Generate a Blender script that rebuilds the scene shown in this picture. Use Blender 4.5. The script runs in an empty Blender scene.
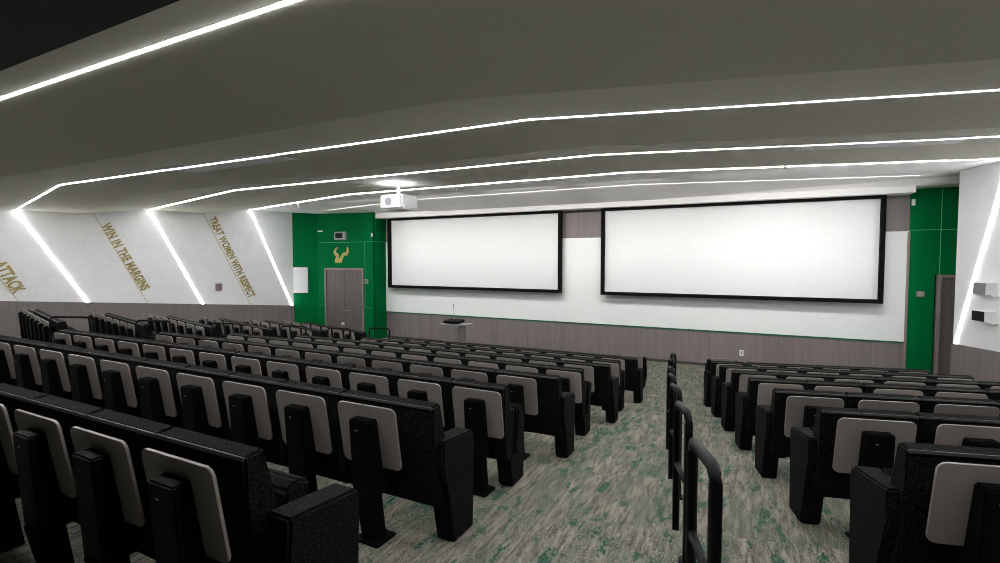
import bpy, bmesh, math, random
from mathutils import Vector, Matrix
random.seed(7)
scene = bpy.context.scene
COL = scene.collection
H = 2.66                       # eye height above the front floor
A = math.radians(14); CA, SA = math.cos(A), math.sin(A)
NUM = ['first','second','third','fourth','fifth','sixth','seventh','eighth','ninth','tenth','eleventh','twelfth','thirteenth','fourteenth']

# ------------------------------------------------------------------ frames: each seating block has its own direction
def wor(s, p, fr):
    if fr == 'c': return (s, p)
    if fr == 'r': return (s*CA - p*SA, s*SA + p*CA)
    return (s*CA + p*SA, -s*SA + p*CA)
ROT = {'c': 0.0, 'r': A, 'l': -A}

# ------------------------------------------------------------------ materials
def nodes(name):
    m = bpy.data.materials.new(name); m.use_nodes = True
    nt = m.node_tree; b = nt.nodes['Principled BSDF']
    return m, nt, b
def N(nt, t, **kw):
    n = nt.nodes.new(t)
    for k, v in kw.items(): setattr(n, k, v)
    return n
def plain(name, col, rough=.6, metal=0, spec=.5, noise=0, nscale=40, coat=0):
    m, nt, b = nodes(name)
    b.inputs['Base Color'].default_value = (*col, 1); b.inputs['Roughness'].default_value = rough
    b.inputs['Metallic'].default_value = metal; b.inputs['Specular IOR Level'].default_value = spec
    b.inputs['Coat Weight'].default_value = coat
    tc = N(nt, 'ShaderNodeTexCoord'); n = N(nt, 'ShaderNodeTexNoise'); n.inputs['Scale'].default_value = nscale
    n.inputs['Detail'].default_value = 3
    nt.links.new(tc.outputs['Object'], n.inputs['Vector'])
    r = N(nt, 'ShaderNodeValToRGB'); k = max(noise, .03)
    r.color_ramp.elements[0].color = (*[c*(1-k) for c in col], 1); r.color_ramp.elements[0].position = .35
    r.color_ramp.elements[1].color = (*[min(1, c*(1+k)) for c in col], 1); r.color_ramp.elements[1].position = .65
    nt.links.new(n.outputs['Fac'], r.inputs['Fac']); nt.links.new(r.outputs['Color'], b.inputs['Base Color'])
    return m
def emit(name, col, s):
    m, nt, b = nodes(name)
    b.inputs['Base Color'].default_value = (.8, .8, .8, 1)
    b.inputs['Emission Color'].default_value = (*col, 1); b.inputs['Emission Strength'].default_value = s
    return m
def grain(name, c1, c2, sx, sy, sz, rough=.5):
    """wood-look laminate: noise stretched along one axis"""
    m, nt, b = nodes(name); b.inputs['Roughness'].default_value = rough
    tc = N(nt, 'ShaderNodeTexCoord'); mp = N(nt, 'ShaderNodeMapping'); mp.inputs['Scale'].default_value = (sx, sy, sz)
    n = N(nt, 'ShaderNodeTexNoise'); n.inputs['Scale'].default_value = 1; n.inputs['Detail'].default_value = 5; n.inputs['Roughness'].default_value = .65
    r = N(nt, 'ShaderNodeValToRGB'); r.color_ramp.elements[0].color = (*c1, 1); r.color_ramp.elements[1].color = (*c2, 1)
    r.color_ramp.elements[0].position = .3; r.color_ramp.elements[1].position = .7
    nt.links.new(tc.outputs['Object'], mp.inputs['Vector']); nt.links.new(mp.outputs['Vector'], n.inputs['Vector'])
    nt.links.new(n.outputs['Fac'], r.inputs['Fac']); nt.links.new(r.outputs['Color'], b.inputs['Base Color'])
    return m

def fabric_mat():
    m, nt, b = nodes('heather_fabric'); b.inputs['Roughness'].default_value = .95
    b.inputs['Specular IOR Level'].default_value = .15
    tc = N(nt, 'ShaderNodeTexCoord'); n = N(nt, 'ShaderNodeTexNoise'); n.inputs['Scale'].default_value = 140; n.inputs['Detail'].default_value = 2
    r = N(nt, 'ShaderNodeValToRGB')
    r.color_ramp.elements[0].color = (.0004, .0004, .0004, 1); r.color_ramp.elements[0].position = .50
    r.color_ramp.elements[1].color = (.030, .027, .025, 1); r.color_ramp.elements[1].position = .74
    nt.links.new(tc.outputs['Object'], n.inputs['Vector']); nt.links.new(n.outputs['Fac'], r.inputs['Fac'])
    nt.links.new(r.outputs['Color'], b.inputs['Base Color'])
    return m

def carpet_mat():
    m, nt, b = nodes('carpet'); b.inputs['Roughness'].default_value = 1; b.inputs['Specular IOR Level'].default_value = .05
    tc = N(nt, 'ShaderNodeTexCoord'); L = nt.links.new
    def noise(scale, sc, detail=4, rough=.6, rot=0):
        mp = N(nt, 'ShaderNodeMapping'); mp.inputs['Scale'].default_value = sc; mp.inputs['Rotation'].default_value = (0, 0, rot)
        n = N(nt, 'ShaderNodeTexNoise'); n.inputs['Scale'].default_value = scale; n.inputs['Detail'].default_value = detail; n.inputs['Roughness'].default_value = rough
        L(tc.outputs['Object'], mp.inputs['Vector']); L(mp.outputs['Vector'], n.inputs['Vector']); return n
    def ramp(src, p0, p1, c0=(0, 0, 0, 1), c1=(1, 1, 1, 1)):
        r = N(nt, 'ShaderNodeValToRGB'); r.color_ramp.elements[0].position = p0; r.color_ramp.elements[1].position = p1
        r.color_ramp.elements[0].color = c0; r.color_ramp.elements[1].color = c1; L(src, r.inputs['Fac']); return r
    def mix(f, a, c):
        x = N(nt, 'ShaderNodeMix', data_type='RGBA'); L(f, x.inputs['Factor'])
        for s, v in (('A', a), ('B', c)):
            if isinstance(v, tuple): x.inputs[s if False else (6 if s == 'A' else 7)].default_value = v
            else: L(v, x.inputs[6 if s == 'A' else 7])
        return x.outputs[2]
    rz = math.radians(13)
    base = ramp(noise(1, (34, 4.5, 1), 6, .75, rz).outputs['Fac'], .41, .61, (.092, .082, .067, 1), (.31, .28, .23, 1)).outputs['Color']
    big = ramp(noise(1.3, (1, .6, 1), 2).outputs['Fac'], .42, .62).outputs['Color']
    green = ramp(noise(1, (9, 3.2, 1), 4, .7, rz).outputs['Fac'], .54, .60).outputs['Color']
    g2 = mix(green, base, (.012, .085, .048, 1))
    soft = ramp(noise(1, (5, 1.8, 1), 3, .6, rz).outputs['Fac'], .45, .75).outputs['Color']
    g3 = mix(soft, g2, (.085, .11, .078, 1))
    speck = ramp(noise(160, (1, .5, 1), 2).outputs['Fac'], .50, .74).outputs['Color']
    c = mix(speck, g3, (.42, .40, .34, 1))
    L(c, b.inputs['Base Color'])
    bp = N(nt, 'ShaderNodeBump'); bp.inputs['Strength'].default_value = .4; bp.inputs['Distance'].default_value = .01
    L(noise(220, (1, 1, 1), 2).outputs['Fac'], bp.inputs['Height']); L(bp.outputs['Normal'], b.inputs['Normal'])
    return m

def mural_mat():
    m, nt, b = nodes('white_mural'); b.inputs['Roughness'].default_value = .45
    tc = N(nt, 'ShaderNodeTexCoord'); L = nt.links.new
    n = N(nt, 'ShaderNodeTexNoise'); n.inputs['Scale'].default_value = .9; n.inputs['Detail'].default_value = 5; n.inputs['Distortion'].default_value = 1.2
    L(tc.outputs['Object'], n.inputs['Vector'])
    s = N(nt, 'ShaderNodeMath', operation='SUBTRACT'); s.inputs[1].default_value = .5; L(n.outputs['Fac'], s.inputs[0])
    ab = N(nt, 'ShaderNodeMath', operation='ABSOLUTE'); L(s.outputs[0], ab.inputs[0])
    r = N(nt, 'ShaderNodeValToRGB'); r.color_ramp.elements[0].position = .0; r.color_ramp.elements[1].position = .035
    r.color_ramp.elements[0].color = (.845, .835, .85, 1); r.color_ramp.elements[1].color = (.885, .875, .89, 1)
    L(ab.outputs[0], r.inputs['Fac']); L(r.outputs['Color'], b.inputs['Base Color'])
    return m

M = dict(
    fabric=fabric_mat(), carpet=carpet_mat(), mural=mural_mat(),
    shell=plain('black_shell', (.002, .002, .002), .8, spec=.1),
    box=plain('black_plastic', (.0018, .0018, .002), .6, spec=.12),
    rail_edge=plain('black_edge_trim', (.035, .033, .032), .45, spec=.4),
    board=grain('taupe_board', (.094, .070, .063), (.142, .110, .100), 1.2, 30, 30, .5),
    board_edge=plain('pale_board_edge', (.27, .23, .21), .5),
    taupe=grain('taupe_panelling', (.165, .136, .132), (.235, .198, .192), 14, 14, .5, .55),
    taupe_door=grain('taupe_door_leaf', (.10, .082, .078), (.155, .13, .122), 16, 16, .5, .5),
    frame=plain('door_frame_paint', (.25, .215, .195), .5),
    green=plain('green_glass_panel', (.0, .145, .038), .6, spec=.03, coat=.0, noise=.04, nscale=1.2),
    joint=plain('pale_green_joint', (.10, .42, .20), .5),
    glass=plain('white_glass_board', (.86, .88, .87), .08, spec=.5, coat=.3),
    glass_edge=plain('green_glass_edge', (.02, .17, .09), .2),
    ceil=plain('ceiling_paint', (.72, .69, .60), .8, spec=.2),
    ceil_lit=plain('ceiling_front_lit', (.88, .865, .85), .8, spec=.2),  # ceiling colour lightened so the front part looks more brightly lit
    rear=plain('dark_green_paint', (.004, .018, .010), .7),
    white=plain('white_paint', (.8, .8, .8), .5),
    projw=plain('projector_white', (.82, .82, .83), .4),
    grey=plain('grey_plastic', (.35, .35, .36), .5),
    scr=plain('screen_fabric', (.745, .75, .755), .75, spec=.2),
    black=plain('black_velvet_frame', (.004, .004, .004), .8, spec=.1),
    gold=plain('gold_lettering', (.40, .30, .11), .4, metal=.1, noise=.2, nscale=8),
    golds=plain('pale_gold_line', (.62, .56, .38), .4),
    bull=plain('gold_emblem', (.52, .40, .10), .4),
    rail=plain('black_steel', (.0022, .002, .002), .5, spec=.16),
    mauve=plain('mauve_plastic', (.28, .17, .18), .5),
    brightw=plain('bright_white', (.92, .92, .92), .6),
    base=plain('dark_baseboard', (.05, .043, .04), .6),
    led=emit('led_strip', (.96, .98, 1.0), 145),
    lede=emit('led_strip_end', (.96, .98, 1.0), 24),
    ledw=emit('led_wall_strip', (.95, .97, 1.0), 26),
    ledd=emit('led_cove', (1.0, .98, .95), 6),
    glassdark=plain('dark_display', (.004, .004, .004), .6, spec=.2),
    greyscr=plain('grey_display', (.17, .165, .16), .3),
)

# ------------------------------------------------------------------ mesh helpers
def link(name, bm, mat, parent=None, mats=None, smooth=False):
    me = bpy.data.meshes.new(name)
    bmesh.ops.recalc_face_normals(bm, faces=bm.faces[:])
    bm.to_mesh(me); bm.free()
    for mm in (mats or [mat]): me.materials.append(mm)
    if smooth:
        for f in me.polygons: f.use_smooth = True
    o = bpy.data.objects.new(name, me); COL.objects.link(o)
    if parent: o.parent = parent
    return o
def new(): return bmesh.new()
def bevel(bm, w, seg=2, faces=None):
    if w > 0:
        bmesh.ops.bevel(bm, geom=[e for e in bm.edges if not e.is_boundary], offset=w, segments=seg, affect='EDGES', clamp_overlap=True)
def addbox(bm, x0, x1, y0, y1, z0, z1, bev=0, mi=0):
    t = new()
    v = [t.verts.new((x, y, z)) for x in (x0, x1) for y in (y0, y1) for z in (z0, z1)]
    for q in ((0,1,3,2), (4,6,7,5), (0,4,5,1), (2,3,7,6), (0,2,6,4), (1,5,7,3)): t.faces.new([v[i] for i in q])
    bevel(t, bev); merge(bm, t, mi)
def merge(bm, t, mi=0, mat=None):
    if mat is not None: bmesh.ops.transform(t, matrix=mat, verts=t.verts[:])
    mp = {v: bm.verts.new(v.co) for v in t.verts}
    for f in t.faces:
        try:
            g = bm.faces.new([mp[v] for v in f.verts]); g.material_index = mi
        except ValueError: pass
    t.free()
def prism(bm, pts, x0, x1, bev=0, mi=0, seg=2):
    """side profile (y, z) extruded across x"""
    t = new(); a = [t.verts.new((x0, y, z)) for y, z in pts]; b = [t.verts.new((x1, y, z)) for y, z in pts]
    n = len(pts); t.faces.new(a); t.faces.new(b[::-1])
    for i in range(n): t.faces.new((a[i], a[(i+1) % n], b[(i+1) % n], b[i]))
    bevel(t, bev, seg); merge(bm, t, mi)
def slab(bm, pts, thick, bev=0, mi=0, mat=None):
    """outline (x, z) with thickness along y"""
    t = new(); a = [t.verts.new((x, 0, z)) for x, z in pts]; b = [t.verts.new((x, thick, z)) for x, z in pts]
    n = len(pts); t.faces.new(a); t.faces.new(b[::-1])
    for i in range(n): t.faces.new((a[i], a[(i+1) % n], b[(i+1) % n], b[i]))
    if bev: bevel(t, bev, 1)
    merge(bm, t, mi, mat)
def rrect(w, h, r, n=5):
    out = []
    for cx, cz, a0 in ((w/2-r, h-r, 0), (-w/2+r, h-r, 90), (-w/2+r, r, 180), (w/2-r, r, 270)):
        for i in range(n+1):
            a = math.radians(a0 + 90*i/n); out.append((cx+r*math.cos(a), cz+r*math.sin(a)))
    return out
def tube(bm, pts, r, n=10, mi=0):
    pts = [Vector(p) for p in pts]; rings = []
    for i, p in enumerate(pts):
        d = (pts[min(i+1, len(pts)-1)] - pts[max(i-1, 0)]).normalized()
        up = Vector((0, 0, 1)) if abs(d.z) < .9 else Vector((1, 0, 0))
        a = d.cross(up).normalized(); b = a.cross(d).normalized()
        rings.append([bm.verts.new(p + a*r*math.cos(2*math.pi*k/n) + b*r*math.sin(2*math.pi*k/n)) for k in range(n)])
    for i in range(len(rings)-1):
        for k in range(n):
            f = bm.faces.new((rings[i][k], rings[i][(k+1) % n], rings[i+1][(k+1) % n], rings[i+1][k])); f.material_index = mi; f.smooth = True
    bm.faces.new(rings[0][::-1]); bm.faces.new(rings[-1])
def cyl(bm, c, r, h, n=20, axis='z', mi=0):
    d = {'z': Vector((0, 0, 1)), 'y': Vector((0, 1, 0)), 'x': Vector((1, 0, 0))}[axis]
    tube(bm, [Vector(c), Vector(c)+d*h], r, n, mi)
def empty(name, label, cat, loc=(0, 0, 0), rz=0, group=None):
    o = bpy.data.objects.new(name, None); COL.objects.link(o); o.location = loc; o.rotation_euler = (0, 0, rz)
    o.empty_display_size = .1
    o['label'] = label; o['category'] = cat
    if group: o['group'] = group
    return o
def tag(o, label, cat, group=None):
    o['label'] = label; o['category'] = cat
    if group: o['group'] = group
    return o
def struct(o): o['kind'] = 'structure'; return o
def quadwall(name, p0, p1, z0, z1, mat, thick=.12, side=1):
    """vertical wall slab from p0 to p1 (world xy); z0 and z1 may each be a pair (at p0, at p1); thickness goes to the left of p0->p1 times side"""
    z0 = z0 if isinstance(z0, tuple) else (z0, z0); z1 = z1 if isinstance(z1, tuple) else (z1, z1)
    d = Vector((p1[0]-p0[0], p1[1]-p0[1])).normalized(); n = Vector((-d.y, d.x))*thick*side
    bm = new(); L = (d.length and (Vector(p1)-Vector(p0)).length)
    v = []
    for off in (0, 1):
        for (p, zz) in ((p0, (z0[0], z1[0])), (p1, (z0[1], z1[1]))):
            for z in zz: v.append(bm.verts.new((p[0]+n.x*off, p[1]+n.y*off, z)))
    for q in ((0,1,3,2), (4,6,7,5), (0,4,5,1), (2,3,7,6), (0,2,6,4), (1,5,7,3)): bm.faces.new([v[i] for i in q])
    return link(name, bm, mat)

# ------------------------------------------------------------------ key dimensions
def rail_drop(k): return .61 + .16*(k-1)      # height of the seat backs below the eye
def floor_z(k): return max(0.0, H - (rail_drop(k) + .93))
Yk = lambda k: 1.08 + 1.12*(k-1)
Pr = lambda k: 2.40 + 1.12*(k-2)
Pl = lambda k: 1.25 + 1.13*(k-3)
SL, SR = -16.8, 6.36
DW, DD = 13.25, 12.66          # front wall, left door wall

def line_pts(Y, XL, XR, pl=None, pr=None, dx=.25):
    """a chevron line across the room: left wall, left hinge, right hinge, right wall"""
    pl = pl if pl is not None else XL*SA + Y*CA
    pr = pr if pr is not None else -XR*SA + Y*CA
    a = wor(SL-dx, pl, 'l'); b = wor(SR+dx, pr, 'r')
    return [a, (XL, Y), (XR, Y), b]

# ------------------------------------------------------------------ floor: shallow carpeted tiers
bm = new()
def strip(bm, la, za, lb, zb):
    va = [bm.verts.new((x, y, za)) for x, y in la]; vb = [bm.verts.new((x, y, zb)) for x, y in lb]
    for i in range(len(la)-1): bm.faces.new((va[i], va[i+1], vb[i+1], vb[i]))
edges = {}
for k in range(-2, 8):
    Y = Yk(k)+.78; pl = Pl(k)+.78
    XL = (pl - CA*Y)/SA; XR = -(Pr(k)+.78 - CA*Y)/SA
    XR = max(-2.2, min(-.6, XR)); XL = max(-9.4, min(-7.0, XL))
    edges[k] = line_pts(Y, XL, XR)
back = [(-18.5, -3.2), (-9, -3.2), (-1, -3.2), (8, -3.2)]
prev = back
for k in range(-2, 8):
    z = floor_z(k); strip(bm, prev, z, edges[k], z)
    z2 = floor_z(k+1); strip(bm, edges[k], z, edges[k], z2)
    prev = edges[k]
strip(bm, prev, 0, [(-18.5, 14.6), (-9, 14.6), (-1, 14.6), (8, 14.6)], 0)
struct(link('floor', bm, M['carpet']))

# ------------------------------------------------------------------ ceiling: flat and rising facets between light strips
prof = [  # Y, XL hinge, XR hinge, z (relative to the eye)
    (1.06, -10.9, -1.40, .900), (1.29, -10.8, -1.45, .943), (2.50, -10.4, -1.55, .943), (3.97, -10.0, -1.72, 1.221),
    (5.20, -9.8, -1.80, 1.221), (6.65, -9.45, -1.88, 1.439), (7.95, -9.2, -1.95, 1.439), (9.42, -9.0, -2.08, 1.653),
    (11.02, -8.2, -2.2, 1.653)]
lines = [line_pts(Y, XL, XR, dx=.6) for Y, XL, XR, z in prof]
bm = new()
for i in range(len(prof)-2): strip(bm, lines[i], H+prof[i][3], lines[i+1], H+prof[i+1][3])
struct(link('ceiling', bm, M['ceil']))
# front slope down to the screen bulkhead, then flat to the wall
bm = new()
l8 = lines[-1]; e = [(-18, 12.75), (-8.2, 12.75), (-2.2, 12.75), (7.5, 12.75+.0)]
l8b = [(l8[0][0], min(l8[0][1], 12.72)), l8[1], l8[2], (l8[3][0], min(l8[3][1], 12.72))]
strip(bm, lines[-2], H+1.653, l8, H+1.653); strip(bm, l8, H+1.653, e, H+1.50); strip(bm, e, H+1.50, [(x, 14.6) for x, y in e], H+1.50)
struct(link('ceiling', bm, M['ceil_lit']))
# rear soffit behind the first strip, dark green
bm = new()
r0 = [(x, y) for x, y in lines[0]]
strip(bm, [(-19, -3.2), (-9, -3.2), (-1, -3.2), (9, -3.2)], H+.9, r0, H+.9)
struct(link('ceiling', bm, M['rear']))

def pt_on(line, x=None): pass
def strip_mesh(bm, pts, w, z, drop=.0015):
    """thin bar following a polyline, its long side lying on the ceiling"""
    P = [Vector((x, y)) for x, y in pts]
    L, Rr = [], []
    for i, p in enumerate(P):
        d = (P[min(i+1, len(P)-1)] - P[max(i-1, 0)]).normalized(); n = Vector((-d.y, d.x))
        L.append(p + n*w/2); Rr.append(p - n*w/2)
    lo, hi = z-drop, z+.02
    rows = []
    for a, b in zip(L, Rr):
        rows.append([bm.verts.new((q.x, q.y, zz)) for q, zz in ((a, lo), (b, lo), (b, hi), (a, hi))])
    for i in range(len(rows)-1):
        for j in range(4): bm.faces.new((rows[i][j], rows[i][(j+1) % 4], rows[i+1][(j+1) % 4], rows[i+1][j]))
    bm.faces.new(rows[0]); bm.faces.new(rows[-1][::-1])
def lwall(p, z, off=0): x, y = wor(SL+off, p, 'l'); return Vector((x, y, H+z))
def rwall(p, z, off=0): x, y = wor(SR-off, p, 'r'); return Vector((x, y, H+z))
def wall_bar(bm, a, b, w, fn):
    """bar lying on a side wall from (p,z) a to b"""
    d = Vector((b[0]-a[0], b[1]-a[1])).normalized(); n = Vector((-d.y, d.x))*w/2
    v = []
    for off in (-.02, .012):
        for q in ((a[0]+n.x, a[1]+n.y), (b[0]+n.x, b[1]+n.y), (b[0]-n.x, b[1]-n.y), (a[0]-n.x, a[1]-n.y)): v.append(bm.verts.new(fn(*q, off)))
    for q in ((0,1,2,3), (7,6,5,4), (0,4,5,1), (1,5,6,2), (2,6,7,3), (3,7,4,0)): bm.faces.new([v[i] for i in q])

# floor-following wainscot top on the side walls
lw_top = lambda p: -.986 - .0856*(p-1.10)
rw_top = lambda p: -1.575 + .036*(10.87-p)
strips = [
    (1, 'long ceiling light strip nearest the camera, at the top left', .024, -1.42, None),
    (3, 'zigzag light strip second from the camera, turning down the left wall beside the word ATTACK', .029, 1.41, 2.74),
    (5, 'light strip across the ceiling turning down the left wall between the two gold slogans', .029, 4.19, 5.49),
    (7, 'light strip nearest the screens, turning down the left wall beside the green corner', .029, 6.90, 8.32)]
for idx, lab, w, pl, pl2 in strips:
    Y, XL, XR, z = prof[idx]
    pl = XL*SA + Y*CA; a = wor(SL, pl, 'l'); pts = [a, (XL, Y), (XR, Y)]
    pr = -XR*SA + Y*CA; pts.append(wor(SR, pr, 'r'))
    root = empty('linear_light', lab, 'light', (0, 0, 0), 0, 'linear light strips in the ceiling')
    # the strip dims towards the walls: its last stretch either side is a separate softer length
    def along(p, q, d): v = (Vector(q)-Vector(p)); return tuple(Vector(p)+v.normalized()*d)
    a2, z2_ = along(pts[0], pts[1], .9), along(pts[3], pts[2], .9)
    b = new(); strip_mesh(b, [a2, pts[1], pts[2], z2_], w, H+z); link('ceiling_strip', b, M['led'], root)
    b = new(); strip_mesh(b, [pts[0], a2], w, H+z); link('strip_end', b, M['lede'], root)
    b = new(); strip_mesh(b, [z2_, pts[3]], w, H+z); link('strip_end', b, M['lede'], root)
    if pl2:
        b = new(); wall_bar(b, (pl, z), (pl2, lw_top(pl2)), .05, lwall); link('wall_strip', b, M['ledw'], root)
        q = pr + .06
        b = new(); wall_bar(b, (q, z), (q+1.10, rw_top(q+1.10)), .05, rwall); link('wall_strip', b, M['ledw'], root)
b = new(); Y, XL, XR, z = prof[8]
strip_mesh(b, [(-12.4, 11.02+.25*(12.4-8.2)), (XL, Y), (XR, Y), wor(5.9, -XR*SA+Y*CA, 'r')], .012, H+z)
tag(link('cove_light', b, M['ledd']), 'thin faint light line along the ceiling edge just above both screens', 'light')

# added area lamps without fixtures, put in to brighten the screens and front wall
for i, x in enumerate((-9.6, -7.2, -4.8, -2.4, 0.0, 2.0)):
    L_ = bpy.data.lights.new('added_wash', 'AREA'); L_.shape = 'RECTANGLE'; L_.size = 2.0; L_.size_y = .06; L_.energy = 17; L_.color = (1, .97, .94)
    lo = bpy.data.objects.new('added_wash', L_); COL.objects.link(lo)
    lo.location = (x, 10.3, H+1.62); lo.rotation_euler = (math.radians(62), 0, 0); L_.spread = math.radians(86)
# ------------------------------------------------------------------ side walls
def wl(p): return wor(SL, p, 'l')
def wr(p): return wor(SR, p, 'r')
PLE, PRE = 8.38, 10.87
b = new()
v = [b.verts.new(q) for q in (lwall(-7.5, lw_top(-7.5)), lwall(PLE, lw_top(PLE)), lwall(PLE, 2.1), lwall(-7.5, 2.1),
     lwall(-7.5, lw_top(-7.5), -.15), lwall(PLE, lw_top(PLE), -.15), lwall(PLE, 2.1, -.15), lwall(-7.5, 2.1, -.15))]
QB = ((0,1,2,3), (7,6,5,4), (0,4,5,1), (1,5,6,2), (2,6,7,3), (3,7,4,0))
for q in QB: b.faces.new([v[i] for i in q])
struct(link('wall_left', b, M['mural']))
b = new()
v = [b.verts.new(q) for q in (lwall(-7.5, -H-.1, .03), lwall(PLE, -H-.1, .03), lwall(PLE, lw_top(PLE), .03), lwall(-7.5, lw_top(-7.5), .03),
     lwall(-7.5, -H-.1, -.15), lwall(PLE, -H-.1, -.15), lwall(PLE, lw_top(PLE), -.15), lwall(-7.5, lw_top(-7.5), -.15))]
for q in QB: b.faces.new([v[i] for i in q])
o = struct(link('wall_left', b, M['taupe']))
b = new()
v = [b.verts.new(q) for q in (rwall(-5, rw_top(-5)), rwall(PRE, rw_top(PRE)), rwall(PRE, 2.1), rwall(-5, 2.1),
     rwall(-5, rw_top(-5), -.25), rwall(PRE, rw_top(PRE), -.25), rwall(PRE, 2.1, -.25), rwall(-5, 2.1, -.25))]
for q in QB: b.faces.new([v[i] for i in q])
struct(link('wall_right', b, M['mural']))
b = new()
v = [b.verts.new(q) for q in (rwall(-5, -H-.1, .03), rwall(PRE, -H-.1, .03), rwall(PRE, rw_top(PRE), .03), rwall(-5, rw_top(-5), .03),
     rwall(-5, -H-.1, -.25), rwall(PRE, -H-.1, -.25), rwall(PRE, rw_top(PRE), -.25), rwall(-5, rw_top(-5), -.25))]
for q in QB: b.faces.new([v[i] for i in q])
struct(link('wall_right', b, M['taupe']))
struct(quadwall('wall_back', (8.5, -3.0), (-19, -3.0), 0, H+1.2, M['rear'], .15, 1))

# ------------------------------------------------------------------ front wall
XL0, XG = -11.02, 3.10
struct(quadwall('wall_front', (XL0, DW), (XG, DW), 0, .887, M['taupe'], .12))
struct(quadwall('wall_front', (XL0, DW), (XG, DW), .887, H+1.6, M['taupe'], .12))
bb = new(); addbox(bb, XL0, XG, DW-.02, DW, 0, .07, .004); struct(link('baseboard_front', bb, M['base']))
gb = new(); addbox(gb, XL0+.02, XG-.0, DW-.018, DW-.001, .905, H+.613, .002)
g = tag(link('glass_board', gb, M['glass']), 'long white glass writing board covering the front wall behind both screens', 'whiteboard')
ge = new(); addbox(ge, XL0+.02, XG-.02, DW-.03, DW-.001, .875, .903, .003); link('lower_edge', ge, M['glass_edge'], g)['label'] = 'thin green lower edge'
# bulkhead over the screens
bk = new(); addbox(bk, XL0-.18, 3.06, 12.72, DW+.1, H+1.375, H+1.52)
struct(link('trim_1', bk, M['ceil_lit']))
# right of the board: green glass wall with door
def green_panel(name, x0, x1, y, z0, z1, nd=1):
    b = new(); addbox(b, x0, x1, y-.012, y+.1, z0, z1, .003); return struct(link(name, b, M['green']))
jt = .012
green_panel('wall_front', XG, 3.55, DW, 0, H+1.62)
green_panel('wall_front', 3.55, 6.2, DW, H-.305, H+1.62)
b = new()
addbox(b, XG, 6.0, DW-.016, DW-.004, H+.625, H+.637); addbox(b, 3.612, 3.624, DW-.016, DW-.004, H-.30, H+1.6)
struct(link('trim_2', b, M['joint']))
b = new(); addbox(b, XG-.03, XG+.015, DW-.03, DW, 0, H+.6, .003); struct(link('trim_3', b, M['frame']))
# side wall of the right alcove behind the projecting wall end
struct(quadwall('wall_right', wr(PRE), (6.2, 13.3), 0, H+1.9, M['white'], .12, -1))

def door(name, x0, x1, y, ztop, leaves, handle=None):
    fw = .07
    b = new(); addbox(b, x0, x0+fw, y-.05, y+.06, 0, ztop, .006); addbox(b, x1-fw, x1, y-.05, y+.06, 0, ztop, .006)
    addbox(b, x0+fw, x1-fw, y-.05, y+.06, ztop-fw, ztop, .006)
    root = struct(link(name, b, M['frame']))
    n = leaves; w = (x1-x0-2*fw)/n
    for i in range(n):
        b = new(); a = x0+fw+i*w; addbox(b, a+.003, a+w-.003, y-.005, y+.05, .01, ztop-fw-.004, .003)
        link('door_leaf', b, M['taupe_door'], root)
    if handle:
        hx0, hx1, hz = handle
        b = new(); tube(b, [(hx0, y-.01, hz), (hx0, y-.06, hz), (hx1, y-.06, hz), (hx1, y-.01, hz)], .012, 8)
        link('door_handle', b, M['grey'], root)
    return root
door('door_1', -13.22, -11.44, DD, H-.275, 2, (-12.36, -12.04, H-1.743))
door('door_2', 3.584, 4.72, DW, H-.305, 1, (4.45, 4.6, 1.0))

# left door wall (green), corner and return
def gz(name, x0, x1, z0, z1): return green_panel(name, x0, x1, DD, z0, z1)
CL = (-13.57, DD); ALn = wl(PLE)
gz('wall_left', -13.57, -13.22, 0, H+1.7); gz('wall_left', -11.44, -10.99, 0, H+1.7); gz('wall_left', -13.22, -11.44, H-.275, H+1.7)
struct(quadwall('wall_left', ALn, CL, 0, H+1.9, M['green'], .12, 1))
b = new(); addbox(b, -11.03, -10.985, DD-.012, DW, 0, H+1.6, .003); struct(link('wall_left', b, M['green']))
b = new()
addbox(b, -13.5, -10.985, DD-.016, DD-.004, H+.60, H+.611); addbox(b, -11.38, -10.985, DD-.016, DD-.004, H-1.60, H-1.590); addbox(b, -13.5, -13.24, DD-.016, DD-.004, H-1.60, H-1.590)
addbox(b, -11.392, -11.382, DD-.016, DD-.004, H-1.6, H+.6)
addbox(b, -10.984, -10.980, DD, DW-.02, H+.60, H+.611)
struct(link('trim_4', b, M['joint']))

# ------------------------------------------------------------------ projection screens
def screen(x0, x1, z0, z1, label):
    y = 12.95; fr = .085
    root = empty('projection_screen', label, 'screen', ((x0+x1)/2, y, H+z0), 0, 'wide projection screens on the front wall')
    w, h = x1-x0, z1-z0
    f = new()
    for q in ((-w/2, -w/2+fr, 0, h), (w/2-fr, w/2, 0, h), (-w/2+fr, w/2-fr, 0, fr), (-w/2+fr, w/2-fr, h-fr*.7, h)):
        addbox(f, q[0], q[1], 0, .15, q[2], q[3], .004)
    link('frame', f, M['black'], root)
    s = new(); addbox(s, -w/2+fr, w/2-fr, .115, .13, fr, h-fr*.7); link('screen_surface', s, M['scr'], root)
    bt = new()
    for bx in (-w*.33, w*.33): addbox(bt, bx-.04, bx+.04, .13, DW-y-.02, h*.3, h*.7, .004)
    link('wall_bracket', bt, M['rail'], root)
screen(-3.47, 2.64, -.933, 1.371, 'right wide white projection screen in a black frame, nearer the camera')
screen(-10.68, -4.60, -.920, 1.371, 'left wide white projection screen in a black frame, beside the green wall')

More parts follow.
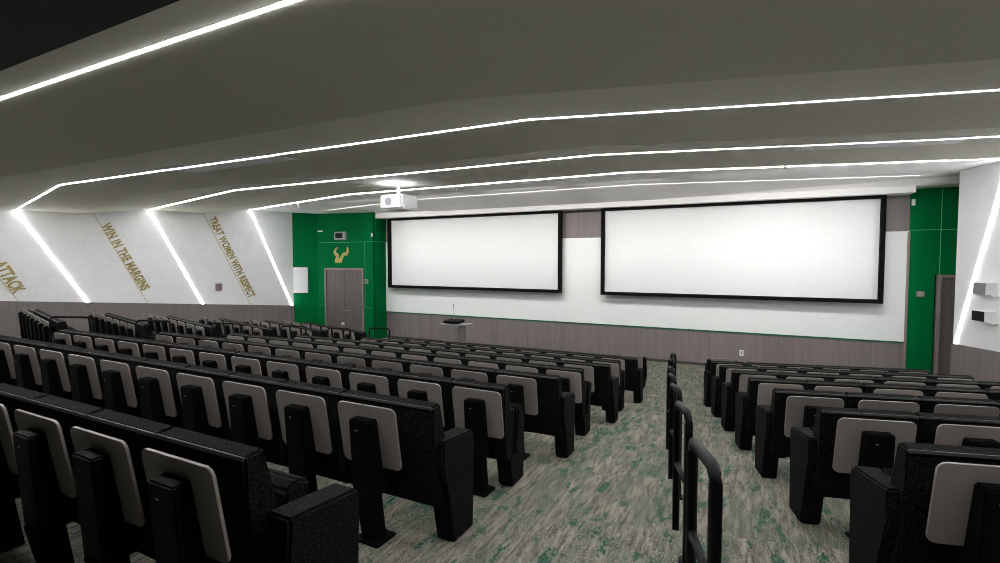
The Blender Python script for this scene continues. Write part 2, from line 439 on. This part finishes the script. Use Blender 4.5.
# ------------------------------------------------------------------ lettering on the left wall
def wall_text(word, base0, base1, hgt, label, name='slogan_lettering'):
    cu = bpy.data.curves.new('t', 'FONT'); cu.body = word; cu.extrude = .006; cu.offset = .044; cu.space_character = 1.07
    t = bpy.data.objects.new('t', cu); COL.objects.link(t); bpy.context.view_layer.update()
    me = bpy.data.meshes.new_from_object(t.evaluated_get(bpy.context.evaluated_depsgraph_get()))
    bpy.data.objects.remove(t)
    xs = [v.co.x for v in me.vertices]; ys = [v.co.y for v in me.vertices]
    x0, x1, y0, y1 = min(xs), max(xs), min(ys), max(ys)
    d = Vector((base1[0]-base0[0], base1[1]-base0[1])); L = d.length; d.normalize(); n = Vector((-d.y, d.x))
    for v in me.vertices:
        a = (v.co.x-x0)/(x1-x0)*L; c = (v.co.y-y0)/(y1-y0)*hgt
        q = (base0[0]+d.x*a+n.x*c, base0[1]+d.y*a+n.y*c)
        v.co = lwall(q[0], q[1], .012 + v.co.z)
    me.materials.append(M['gold'])
    o = bpy.data.objects.new(name, me); COL.objects.link(o)
    return tag(o, label, 'wall lettering', 'gold slogans on the left wall')
wall_text('WIN IN THE MARGINS', (3.05, .93), (3.93, -.89), .235, 'gold slogan WIN IN THE MARGINS slanting down the white left wall')
wall_text('TREAT WOMEN WITH RESPECT', (5.70, 1.27), (6.86, -1.27), .235, 'gold slogan TREAT WOMEN WITH RESPECT beside the green corner')
wall_text('ATTACK', (.98, -.10), (1.33, -.85), .27, 'gold word ATTACK slanting down the white wall at the left edge')
for a, c, lab in (((2.87, 1.36), (4.06, -1.224), 'thin gold line slanting along the slogan WIN IN THE MARGINS'),
                  ((5.54, 1.50), (6.89, -1.46), 'thin gold line slanting along the slogan TREAT WOMEN WITH RESPECT'),
                  ((.93, -.12), (1.41, -1.0), 'thin gold line slanting under the word ATTACK')):
    b = new(); wall_bar(b, a, c, .022, lwall); tag(link('gold_line', b, M['golds']), lab, 'wall lettering', 'gold lines on the left wall')

# small things on the side walls
b = new()
def wbox(b, p0, p1, z0, z1, d0, d1, fn, mi=0):
    v = [b.verts.new(fn(p, z, d)) for d in (d0, d1) for p, z in ((p0, z0), (p1, z0), (p1, z1), (p0, z1))]
    for q in QB:
        f = b.faces.new([v[i] for i in q]); f.material_index = mi
wbox(b, 5.86, 6.03, -.95, -.74, -.01, .05, lwall)
b2 = new(); wbox(b2, 5.90, 5.99, -.90, -.80, .05, .062, lwall)
o = tag(link('alarm_box', b, M['mauve']), 'small mauve box on the left wall between two light strips', 'alarm'); link('front_plate', b2, M['greyscr'], o)
def wallunit(z0, z1, mat, label, tilt):
    b = new(); wbox(b, 9.845, 10.145, z0, z1, -.01, .16, rwall); o = tag(link('wall_display', b, M['projw']), label, 'display', 'boxed displays on the right wall')
    b = new(); wbox(b, 9.855, 10.135, z0+.008, z1-.008, .16, .168, rwall); link('display_front', b, mat, o)['label'] = 'grey front'
    b = new(); wbox(b, 9.80, 10.19, z0-.03, z0-.0, -.01, .10, rwall); link('wall_plate', b, M['white'], o)
wallunit(-.590, -.387, M['greyscr'], 'upper of two white boxes with grey fronts on the right wall', 0)
wallunit(-1.055, -.871, M['glassdark'], 'lower of two white boxes, with a darker front, on the right wall', 0)

# small whiteboard in the left alcove
d = (Vector(CL)-Vector(ALn)); u = d.normalized(); L = d.length
wa = Vector(ALn)+u*.02; wb = Vector(ALn)+u*L*.60; nn = Vector((u.y, -u.x))
b = new(); v = []
for off in (.005, .06):
    for q, z in ((wa, -1.16), (wb, -1.16), (wb, -.26), (wa, -.26)): v.append(b.verts.new((q.x+nn.x*off, q.y+nn.y*off, H+z)))
for q in QB: b.faces.new([v[i] for i in q])
bevel(b, .006); tag(link('whiteboard', b, M['white']), 'small white board on the green alcove wall left of the door', 'whiteboard')

# door-wall fittings
def fitting(name, x0, x1, z0, z1, y, dep, mat, label, cat, inner=None):
    b = new(); addbox(b, x0, x1, y-dep, y-.006, H+z0, H+z1, .006); o = tag(link(name, b, mat), label, cat)
    if inner:
        b = new(); addbox(b, x0+inner[0], x1-inner[1], y-dep-.008, y-dep+.002, H+z0+inner[2], H+z1-inner[2], .002)
        link('display', b, inner[3], o)
    return o
fitting('wall_clock', -12.68, -12.17, .70, .965, DD, .09, M['grey'], 'grey box clock with black display on green wall above the gold emblem', 'clock', (.06, .13, .045, M['glassdark']))
fitting('alarm_strobe', -13.50, -13.28, .99, 1.03, DD, .06, M['white'], 'slim white alarm bar high on the green wall above the left door', 'alarm')
fitting('wall_sensor', -11.09, -11.04, .76, .89, DD, .05, M['white'], 'small white sensor high on green wall beside the left screen', 'sensor')
fitting('card_reader', -11.40, -11.25, -.785, -.64, DD, .04, M['grey'], 'small grey card reader right of the left door', 'card reader', (.03, .03, .03, M['greyscr']))
fitting('thermostat', 3.25, 3.385, -.785, -.66, DW, .05, M['frame'], 'small taupe thermostat on the right green wall beside the door', 'thermostat', (.02, .02, .02, M['grey']))
fitting('wall_sensor', 3.12, 3.175, 1.15, 1.285, DW, .05, M['white'], 'small white sensor high on the green wall beside the right screen', 'sensor')
fitting('door_knob_plate', -12.42, -12.33, -2.235, -2.145, DD, .07, M['white'], 'small white round fitting low on the left door', 'door fitting')
ow = fitting('power_outlet', -.09, .0, -2.34, -2.19, DW+.012, .02, M['white'], 'white power outlet on the taupe wainscot below the right screen', 'outlet', (.025, .025, .03, M['grey']))

# gold horned emblem over the left door
X0, X1, Z0, Z1 = -12.79, -12.06, -.075, .445
def ex(x, y): return Vector((X0+(x-103)/(280-103)*(X1-X0), H+Z1-(y-240)/(430-240)*(Z1-Z0)))
def ribbon(b, pts, d):
    P = [ex(x, y) for x, y, w in pts]; rows = []
    for i, p in enumerate(P):
        t = (P[min(i+1, len(P)-1)] - P[max(i-1, 0)]).normalized(); n = Vector((-t.y, t.x))*pts[i][2]/177*(X1-X0)/2
        rows.append([b.verts.new((q.x, yy, q.y)) for q in (p+n, p-n) for yy in (DD-.024-d, DD-.01)])
    for i in range(len(rows)-1):
        a_, c_ = rows[i], rows[i+1]
        for j, k in ((0, 2), (2, 3), (3, 1), (1, 0)): b.faces.new((a_[j], a_[k], c_[k], c_[j]))
    b.faces.new([rows[0][j] for j in (0, 1, 3, 2)]); b.faces.new([rows[-1][j] for j in (0, 2, 3, 1)])
b = new()
ribbon(b, [(151,242,4),(128,268,16),(116,298,26),(126,326,30),(150,345,30),(143,385,34),(133,430,38)], 0)
ribbon(b, [(257,238,4),(260,268,18),(262,298,26),(248,324,28),(214,332,28),(197,365,30),(182,400,34),(172,430,38)], .001)
ribbon(b, [(122,412,34),(192,412,34)], .002)
tag(link('wall_emblem', b, M['bull']), 'gold horned U emblem on the green wall above the left door', 'emblem')

# ------------------------------------------------------------------ ceiling fittings
def surf_z(Y):
    for i in range(len(prof)-1):
        a, c = prof[i], prof[i+1]
        if a[0] <= Y <= c[0]: return a[3]+(c[3]-a[3])*(Y-a[0])/(c[0]-a[0])
    return 1.6
def ceil_patch(quad_px, fr, zref, label, Yc):
    """two thin pale quads on the facets either side of a light strip, with a gap between"""
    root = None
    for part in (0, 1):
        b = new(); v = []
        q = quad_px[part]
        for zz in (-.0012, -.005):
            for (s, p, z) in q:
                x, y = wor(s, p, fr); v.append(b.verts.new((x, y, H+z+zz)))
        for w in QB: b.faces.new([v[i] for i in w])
        o = link('ceiling_patch' if part == 0 else 'patch_half', b, M['brightw'], root)
        if root is None: root = tag(o, label, 'ceiling panel', 'pale patches in the ceiling')
zr = lambda Y: surf_z(Y)
ceil_patch([[(-7.0, 3.64, zr(3.64)), (-4.98, 3.64, zr(3.64)), (-4.93, 3.945, zr(3.945)), (-6.97, 3.945, zr(3.945))],
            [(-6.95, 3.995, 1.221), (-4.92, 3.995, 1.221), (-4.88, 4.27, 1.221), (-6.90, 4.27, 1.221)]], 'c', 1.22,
           'pale rectangular ceiling patch crossed by the second light strip, upper left', 3.97)
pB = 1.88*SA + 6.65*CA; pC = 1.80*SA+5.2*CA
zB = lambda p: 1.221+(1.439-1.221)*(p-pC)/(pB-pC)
ceil_patch([[(2.0, 6.62, zB(6.62)), (4.1, 6.62, zB(6.62)), (4.1, pB-.03, zB(pB-.03)), (2.0, pB-.03, zB(pB-.03))],
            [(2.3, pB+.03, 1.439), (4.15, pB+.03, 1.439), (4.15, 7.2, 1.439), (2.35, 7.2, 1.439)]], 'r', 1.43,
           'pale rectangular ceiling patch crossed by a light strip, upper right', 6.8)
for x, y, z, lab in ((-11.3, 9.85, surf_z(9.0), 'small white ceiling sprinkler above the green corner at left'),
                     (-5.3, 8.56, surf_z(8.56), 'small white ceiling sprinkler just right of the projector'),
                     (.58, 9.82, 1.653, 'small white ceiling sprinkler above the right screen')):
    b = new(); cyl(b, (x, y, H+z-.10), .022, .12, 12); cyl(b, (x, y, H+z-.012), .05, .014, 14)
    cyl(b, (x, y, H+z-.115), .035, .012, 12)
    tag(link('sprinkler', b, M['brightw']), lab, 'sprinkler')

# projector on its pole
px, py = -5.86, 7.44
root = empty('projector', 'white projector hanging on a pole from the ceiling left of centre', 'projector', (px, py, H+1.439), 0)
b = new(); addbox(b, -.29, .23, -.20, .30, -.50, -.225, .03); link('body', b, M['projw'], root)
b = new(); cyl(b, (0, 0, -.235), .03, .235, 14); cyl(b, (0, 0, -.02), .08, .02, 18); cyl(b, (0, 0, -.245), .09, .02, 18); link('pole', b, M['projw'], root)
b = new(); cyl(b, (-.08, -.205, -.355), .075, .02, 22, 'y'); link('rear_vent', b, M['grey'], root)['label'] = 'round grey vent'
b = new(); cyl(b, (.05, .29, -.36), .07, .09, 22, 'y'); link('lens', b, M['glassdark'], root)
L_ = bpy.data.lights.new('added_uplight', 'AREA'); L_.shape = 'DISK'; L_.size = .34; L_.energy = 6; L_.color = (.82, .88, 1)  # added lamp with no real source, makes the glow on the ceiling above
lo = bpy.data.objects.new('added_uplight', L_); COL.objects.link(lo); lo.parent = root
lo.location = (-.05, .0, -.2); lo.rotation_euler = (math.pi, 0, 0)
b = new()
for i in range(6): addbox(b, .228, .231, -.12+.06*i, -.085+.06*i, -.43, -.30)
link('side_vent', b, M['white'], root)

# ------------------------------------------------------------------ lectern
lx, ly = -6.62, 10.6
root = empty('lectern', 'taupe lectern with black top before the left screen', 'lectern', (lx, ly, 0), 0)
b = new(); addbox(b, -.24, .24, -.2, .2, .06, 1.02, .008); link('body', b, M['taupe'], root)
b = new(); addbox(b, -.22, .22, -.18, .18, 0, .06, .004); link('plinth', b, M['base'], root)
b = new(); prism(b, [(-.17, 1.05), (.17, 1.07), (.17, 1.14), (-.17, 1.12)], -.215, .215, .006); link('desk_top', b, M['box'], root)
b = new(); addbox(b, -.34, .30, -.20, .20, 1.02, 1.035, .003); prism(b, [(-.2, 1.035), (.2, 1.035), (.2, 1.05), (-.2, 1.05)], .30, .46, .003)
link('side_shelf', b, M['grey'], root)
b = new(); tube(b, [(-.03, .05, 1.12), (-.03, .05, 1.25), (-.025, .04, 1.38), (-.01, 0, 1.48)], .007, 8); tube(b, [(-.01, 0, 1.48), (0, -.03, 1.54)], .014, 8); link('microphone', b, M['grey'], root)

# ------------------------------------------------------------------ seats
W = .55
def seat_meshes():
    me = {}
    def keep(name, bm, mats):
        o = link(name, bm, None, mats=mats); me[name] = o.data; bpy.data.objects.remove(o)
    # backrest: reclined upholstered slab, wide top rail with a lip
    b = new(); prism(b, [(.085, .857), (.17, .870), (.27, .46), (.22, .24), (.14, .25), (.11, .50)], -W/2+.002, W/2-.002, .012); keep('backrest', b, [M['fabric']])
    b = new(); prism(b, [(.09, .78), (.15, .79), (.27, .46), (.22, .24), (.14, .25), (.11, .50)], -W/2+.002, W/2-.002, .012); keep('low_backrest', b, [M['fabric']])
    b = new(); prism(b, [(.078, .846), (.088, .846), (.091, .8595), (.082, .8595)], -W/2+.004, W/2-.004, .001); keep('top_trim', b, [M['rail_edge']])
    # writing board
    t = new(); slab(t, rrect(.44, .385, .035), .012, .002)
    for f in t.faces:
        f.material_index = 0 if abs(f.normal.y) > .9 else 1
    mt = Matrix.Translation((0, -.022, .45)) @ Matrix.Rotation(math.radians(8), 4, 'X') 
    bmesh.ops.transform(t, matrix=Matrix.Translation((0, .058, .462)) @ Matrix.Rotation(math.radians(9), 4, 'X'), verts=t.verts[:])
    keep('writing_board', t, [M['board'], M['board_edge']])
    # hinge box with column and foot plate
    b = new(); prism(b, [(-.055, .765), (.10, .772), (.13, .50), (.12, .30), (-.025, .30)], -.080, .080, .008); keep('hinge_box', b, [M['box']])
    b = new(); addbox(b, -.03, -.012, -.052, -.044, .70, .706); keep('latch', b, [M['grey']])
    b = new(); prism(b, [(-.04, .32), (.08, .32), (.12, .02), (.02, .02)], -.055, .055, .006)
    addbox(b, -.095, .095, -.01, .16, 0, .02, .004); keep('pedestal', b, [M['shell']])
    # tipped-up cushion and under pan
    b = new(); prism(b, [(.24, .30), (.26, .27), (.36, .30), (.42, .64), (.35, .67), (.29, .64)], -W/2+.035, W/2-.035, .015); keep('seat_cushion', b, [M['fabric']])
    # arm between seats
    b = new(); prism(b, [(.075, .63), (.46, .605), (.47, .565), (.30, .50), (.13, .30), (.09, .30)], -.028, .028, .008); keep('armrest', b, [M['fabric']])
    # end panel standing on the floor
    b = new(); prism(b, [(.13, .655), (.47, .625), (.475, .58), (.47, 0), (.24, 0), (.19, .30), (.12, .50)], -.065, .065, .012); keep('end_panel', b, [M['fabric']])
    return me
SM = seat_meshes()
def part(name, mesh, parent, x=0):
    o = bpy.data.objects.new(name, mesh); COL.objects.link(o); o.parent = parent; o.location = (x, 0, 0); return o
def seat(s, p, fr, z, label, group, low=False, left_end=None, right_end=None, blank=0, lblank=0, trim_end=False, zs=1):
    x, y = wor(s, p, fr)
    r = empty('auditorium_seat', label, 'seat', (x, y, z), ROT[fr], group)
    bk = part('backrest', SM['low_backrest' if low else 'backrest'], r)
    if not low: part('top_trim', SM['top_trim'], bk)
    x0, x1 = -W/2 - lblank, W/2 + blank - (.065 if trim_end else 0)   # an end seat's back is wider or narrower
    bk.scale = ((x1-x0)/W, 1, 1); bk.location.x = (x0+x1)/2
    r.scale = (1, 1, zs)
    wb_ = part('writing_board', SM['writing_board'], r)
    hb = part('hinge_box', SM['hinge_box'], r); part('latch', SM['latch'], hb)
    part('pedestal', SM['pedestal'], r); part('seat_cushion', SM['seat_cushion'], r)
    if left_end is None: part('armrest', SM['armrest'], r, -W/2)
    else: part('end_panel', SM['end_panel'], r, -W/2 + left_end)
    if right_end is not None: part('end_panel', SM['end_panel'], r, W/2 + right_end)
    return r
def rowname(i): return 'nearest row' if i == 0 else NUM[i]+' nearest row'

# middle block: right-hand end seat board edge about x = -1.65 / -1.78 by turns
nseat = {1: 6, 2: 13, 3: 13, 4: 12, 5: 12, 6: 11, 7: 10, 8: 10}
for k in range(1, 9):
    n = nseat[k]; lastc = (-2.098 - .03*(k-3) if k % 2 else -2.2155 - .026*(k-2)) + .22
    if k == 1: lastc = -2.09+.22
    odd = k % 2 and k > 1
    bl = 0 if odd or k == 1 else .15
    for i in range(n):
        lab = f'black seat with taupe back board, {NUM[i]} from the centre aisle, {rowname(k-1)}, middle block'
        seat(lastc - i*W, Yk(k) - (.03 if k == 1 else 0), 'c', floor_z(k) - (.03 if k == 1 else 0), lab, 'seats of the middle block',
             left_end=(.065 if i == n-1 else None), right_end=((-.13 if odd else .11 if k == 1 else .13) if i == 0 else None), blank=(bl if i == 0 else 0), trim_end=(i == 0 and odd))
seat(-2.26+.22, Yk(9), 'c', floor_z(9), 'low black seat back with taupe board, alone before the middle block by the centre aisle', 'single front seats', left_end=.065, right_end=-.13, low=True, zs=.865)
# right-hand block
for k in range(2, 9):
    n = 7 if k <= 5 else 6; s0 = 1.35+.082*(k-2)+.22+(.018 if k < 4 else 0)
    for i in range(n):
        lab = f'black seat with taupe back board, {NUM[i]} from the centre aisle, {rowname(k-2)}, right-hand block'
        seat(s0+i*W, Pr(k), 'r', floor_z(k), lab, 'seats of the right-hand block',
             lblank=(.015 if i == 0 else 0), left_end=(.0 if i == 0 else None), right_end=(-.065 if i == n-1 else None))
seat(1.97+.22, Pr(9)+.0, 'r', floor_z(9), 'low black seat back with taupe board, alone before the right-hand block by the centre aisle', 'single front seats', left_end=.09, right_end=-.06, low=True, zs=.865)
# left-hand block
for k in range(3, 9):
    for i in range(7):
        lab = f'black seat with taupe back board, {NUM[i]} from the left aisle, {rowname(k-3)}, left-hand block'
        seat(-10.98 - i*W, Pl(k), 'l', floor_z(k), lab, 'seats of the left-hand block', low=(i >= 5),
             left_end=(.065 if i == 6 else None), right_end=(.31 if i == 0 else None), blank=(.25 if i == 0 else 0))

# ------------------------------------------------------------------ handrails
def handrail(s, p, fr, ztop, slope, L, zf0, zf1, label, group, r=.023, ds=0.0):
    x, y = wor(s, p, fr); b = new()
    root = empty('handrail', label, 'handrail', (x, y, 0), ROT[fr]+math.atan2(-ds, L), group)
    c = .045; z0, z1 = ztop, ztop-slope*L
    arc = lambda: None
    pts = [(0, 0, zf0), (0, 0, z0-c), (0, .02, z0-.02), (0, c, z0-slope*c), (0, L-c, z1+slope*c), (0, L-.02, z1-.02), (0, L, z1-c), (0, L, zf1)]
    tube(b, pts, r, 12); link('rail_loop', b, M['rail'], root, smooth=False)
    b = new(); tube(b, [(0, 0, z0-.40), (0, L, z1-.40)], r*.8, 10); link('mid_rail', b, M['rail'], root)
    for yy, zf in ((0, zf0), (L, zf1)):
        b = new(); cyl(b, (0, yy, zf), r*2, .012, 16); link('foot_flange', b, M['rail'], root)
for k in range(1, 8):
    s = (.352, .438, .540, .645, .77, .91, 1.075)[k-1]; p = 1.72+1.13*(k-1)
    zt = H - (.715+.16*(k-1)) + max(0, k-5)*.045 + .015
    handrail(s, p, 'r', zt, .143, .46, floor_z(k if p < Pr(k)+.78 else k+1), floor_z(k+1) if p+.46 > Pr(k)+.78 else floor_z(k),
             f'black handrail in the centre aisle, {NUM[k-1]} from the camera', 'handrails in the centre aisle', ds=0)
hl = [(-10.72, 1.25, -.93), (-10.45, 2.32, -1.07), (-10.40, 3.50, -1.23), (-10.15, 4.72, -1.39), (-9.85, 5.6, -1.5), (-9.62, 6.5, -1.57)]
for i, (s, p, z) in enumerate(hl):
    k = i+3
    handrail(s+.12, p, 'l', H+z+.02, .10, .50, floor_z(k), floor_z(k), f'black handrail loop in the left aisle, {NUM[i]} from the camera', 'handrails in the left aisle', r=.018, ds=.1)

# ------------------------------------------------------------------ world, camera, view
w = bpy.data.worlds.new('w'); scene.world = w; w.use_nodes = True
w.node_tree.nodes['Background'].inputs[0].default_value = (.02, .02, .02, 1); w.node_tree.nodes['Background'].inputs[1].default_value = .2
cam = bpy.data.cameras.new('camera'); co = bpy.data.objects.new('camera', cam); COL.objects.link(co)
cam.sensor_width = 36; cam.lens = 36*490/1000; cam.clip_start = .05; cam.clip_end = 100
pit = math.atan(21.5/490)
co.location = (0, 0, H); co.rotation_euler = (math.pi/2 - pit, 0, math.radians(26.6))
scene.camera = co
scene.cycles.use_denoising = True
scene.cycles.filter_width = 1.0
scene.cycles.max_bounces = 8; scene.cycles.diffuse_bounces = 6
vs = scene.view_settings; vs.view_transform = 'Standard'; vs.look = 'None'; vs.gamma = 1; vs.use_curve_mapping = False; vs.exposure = 0
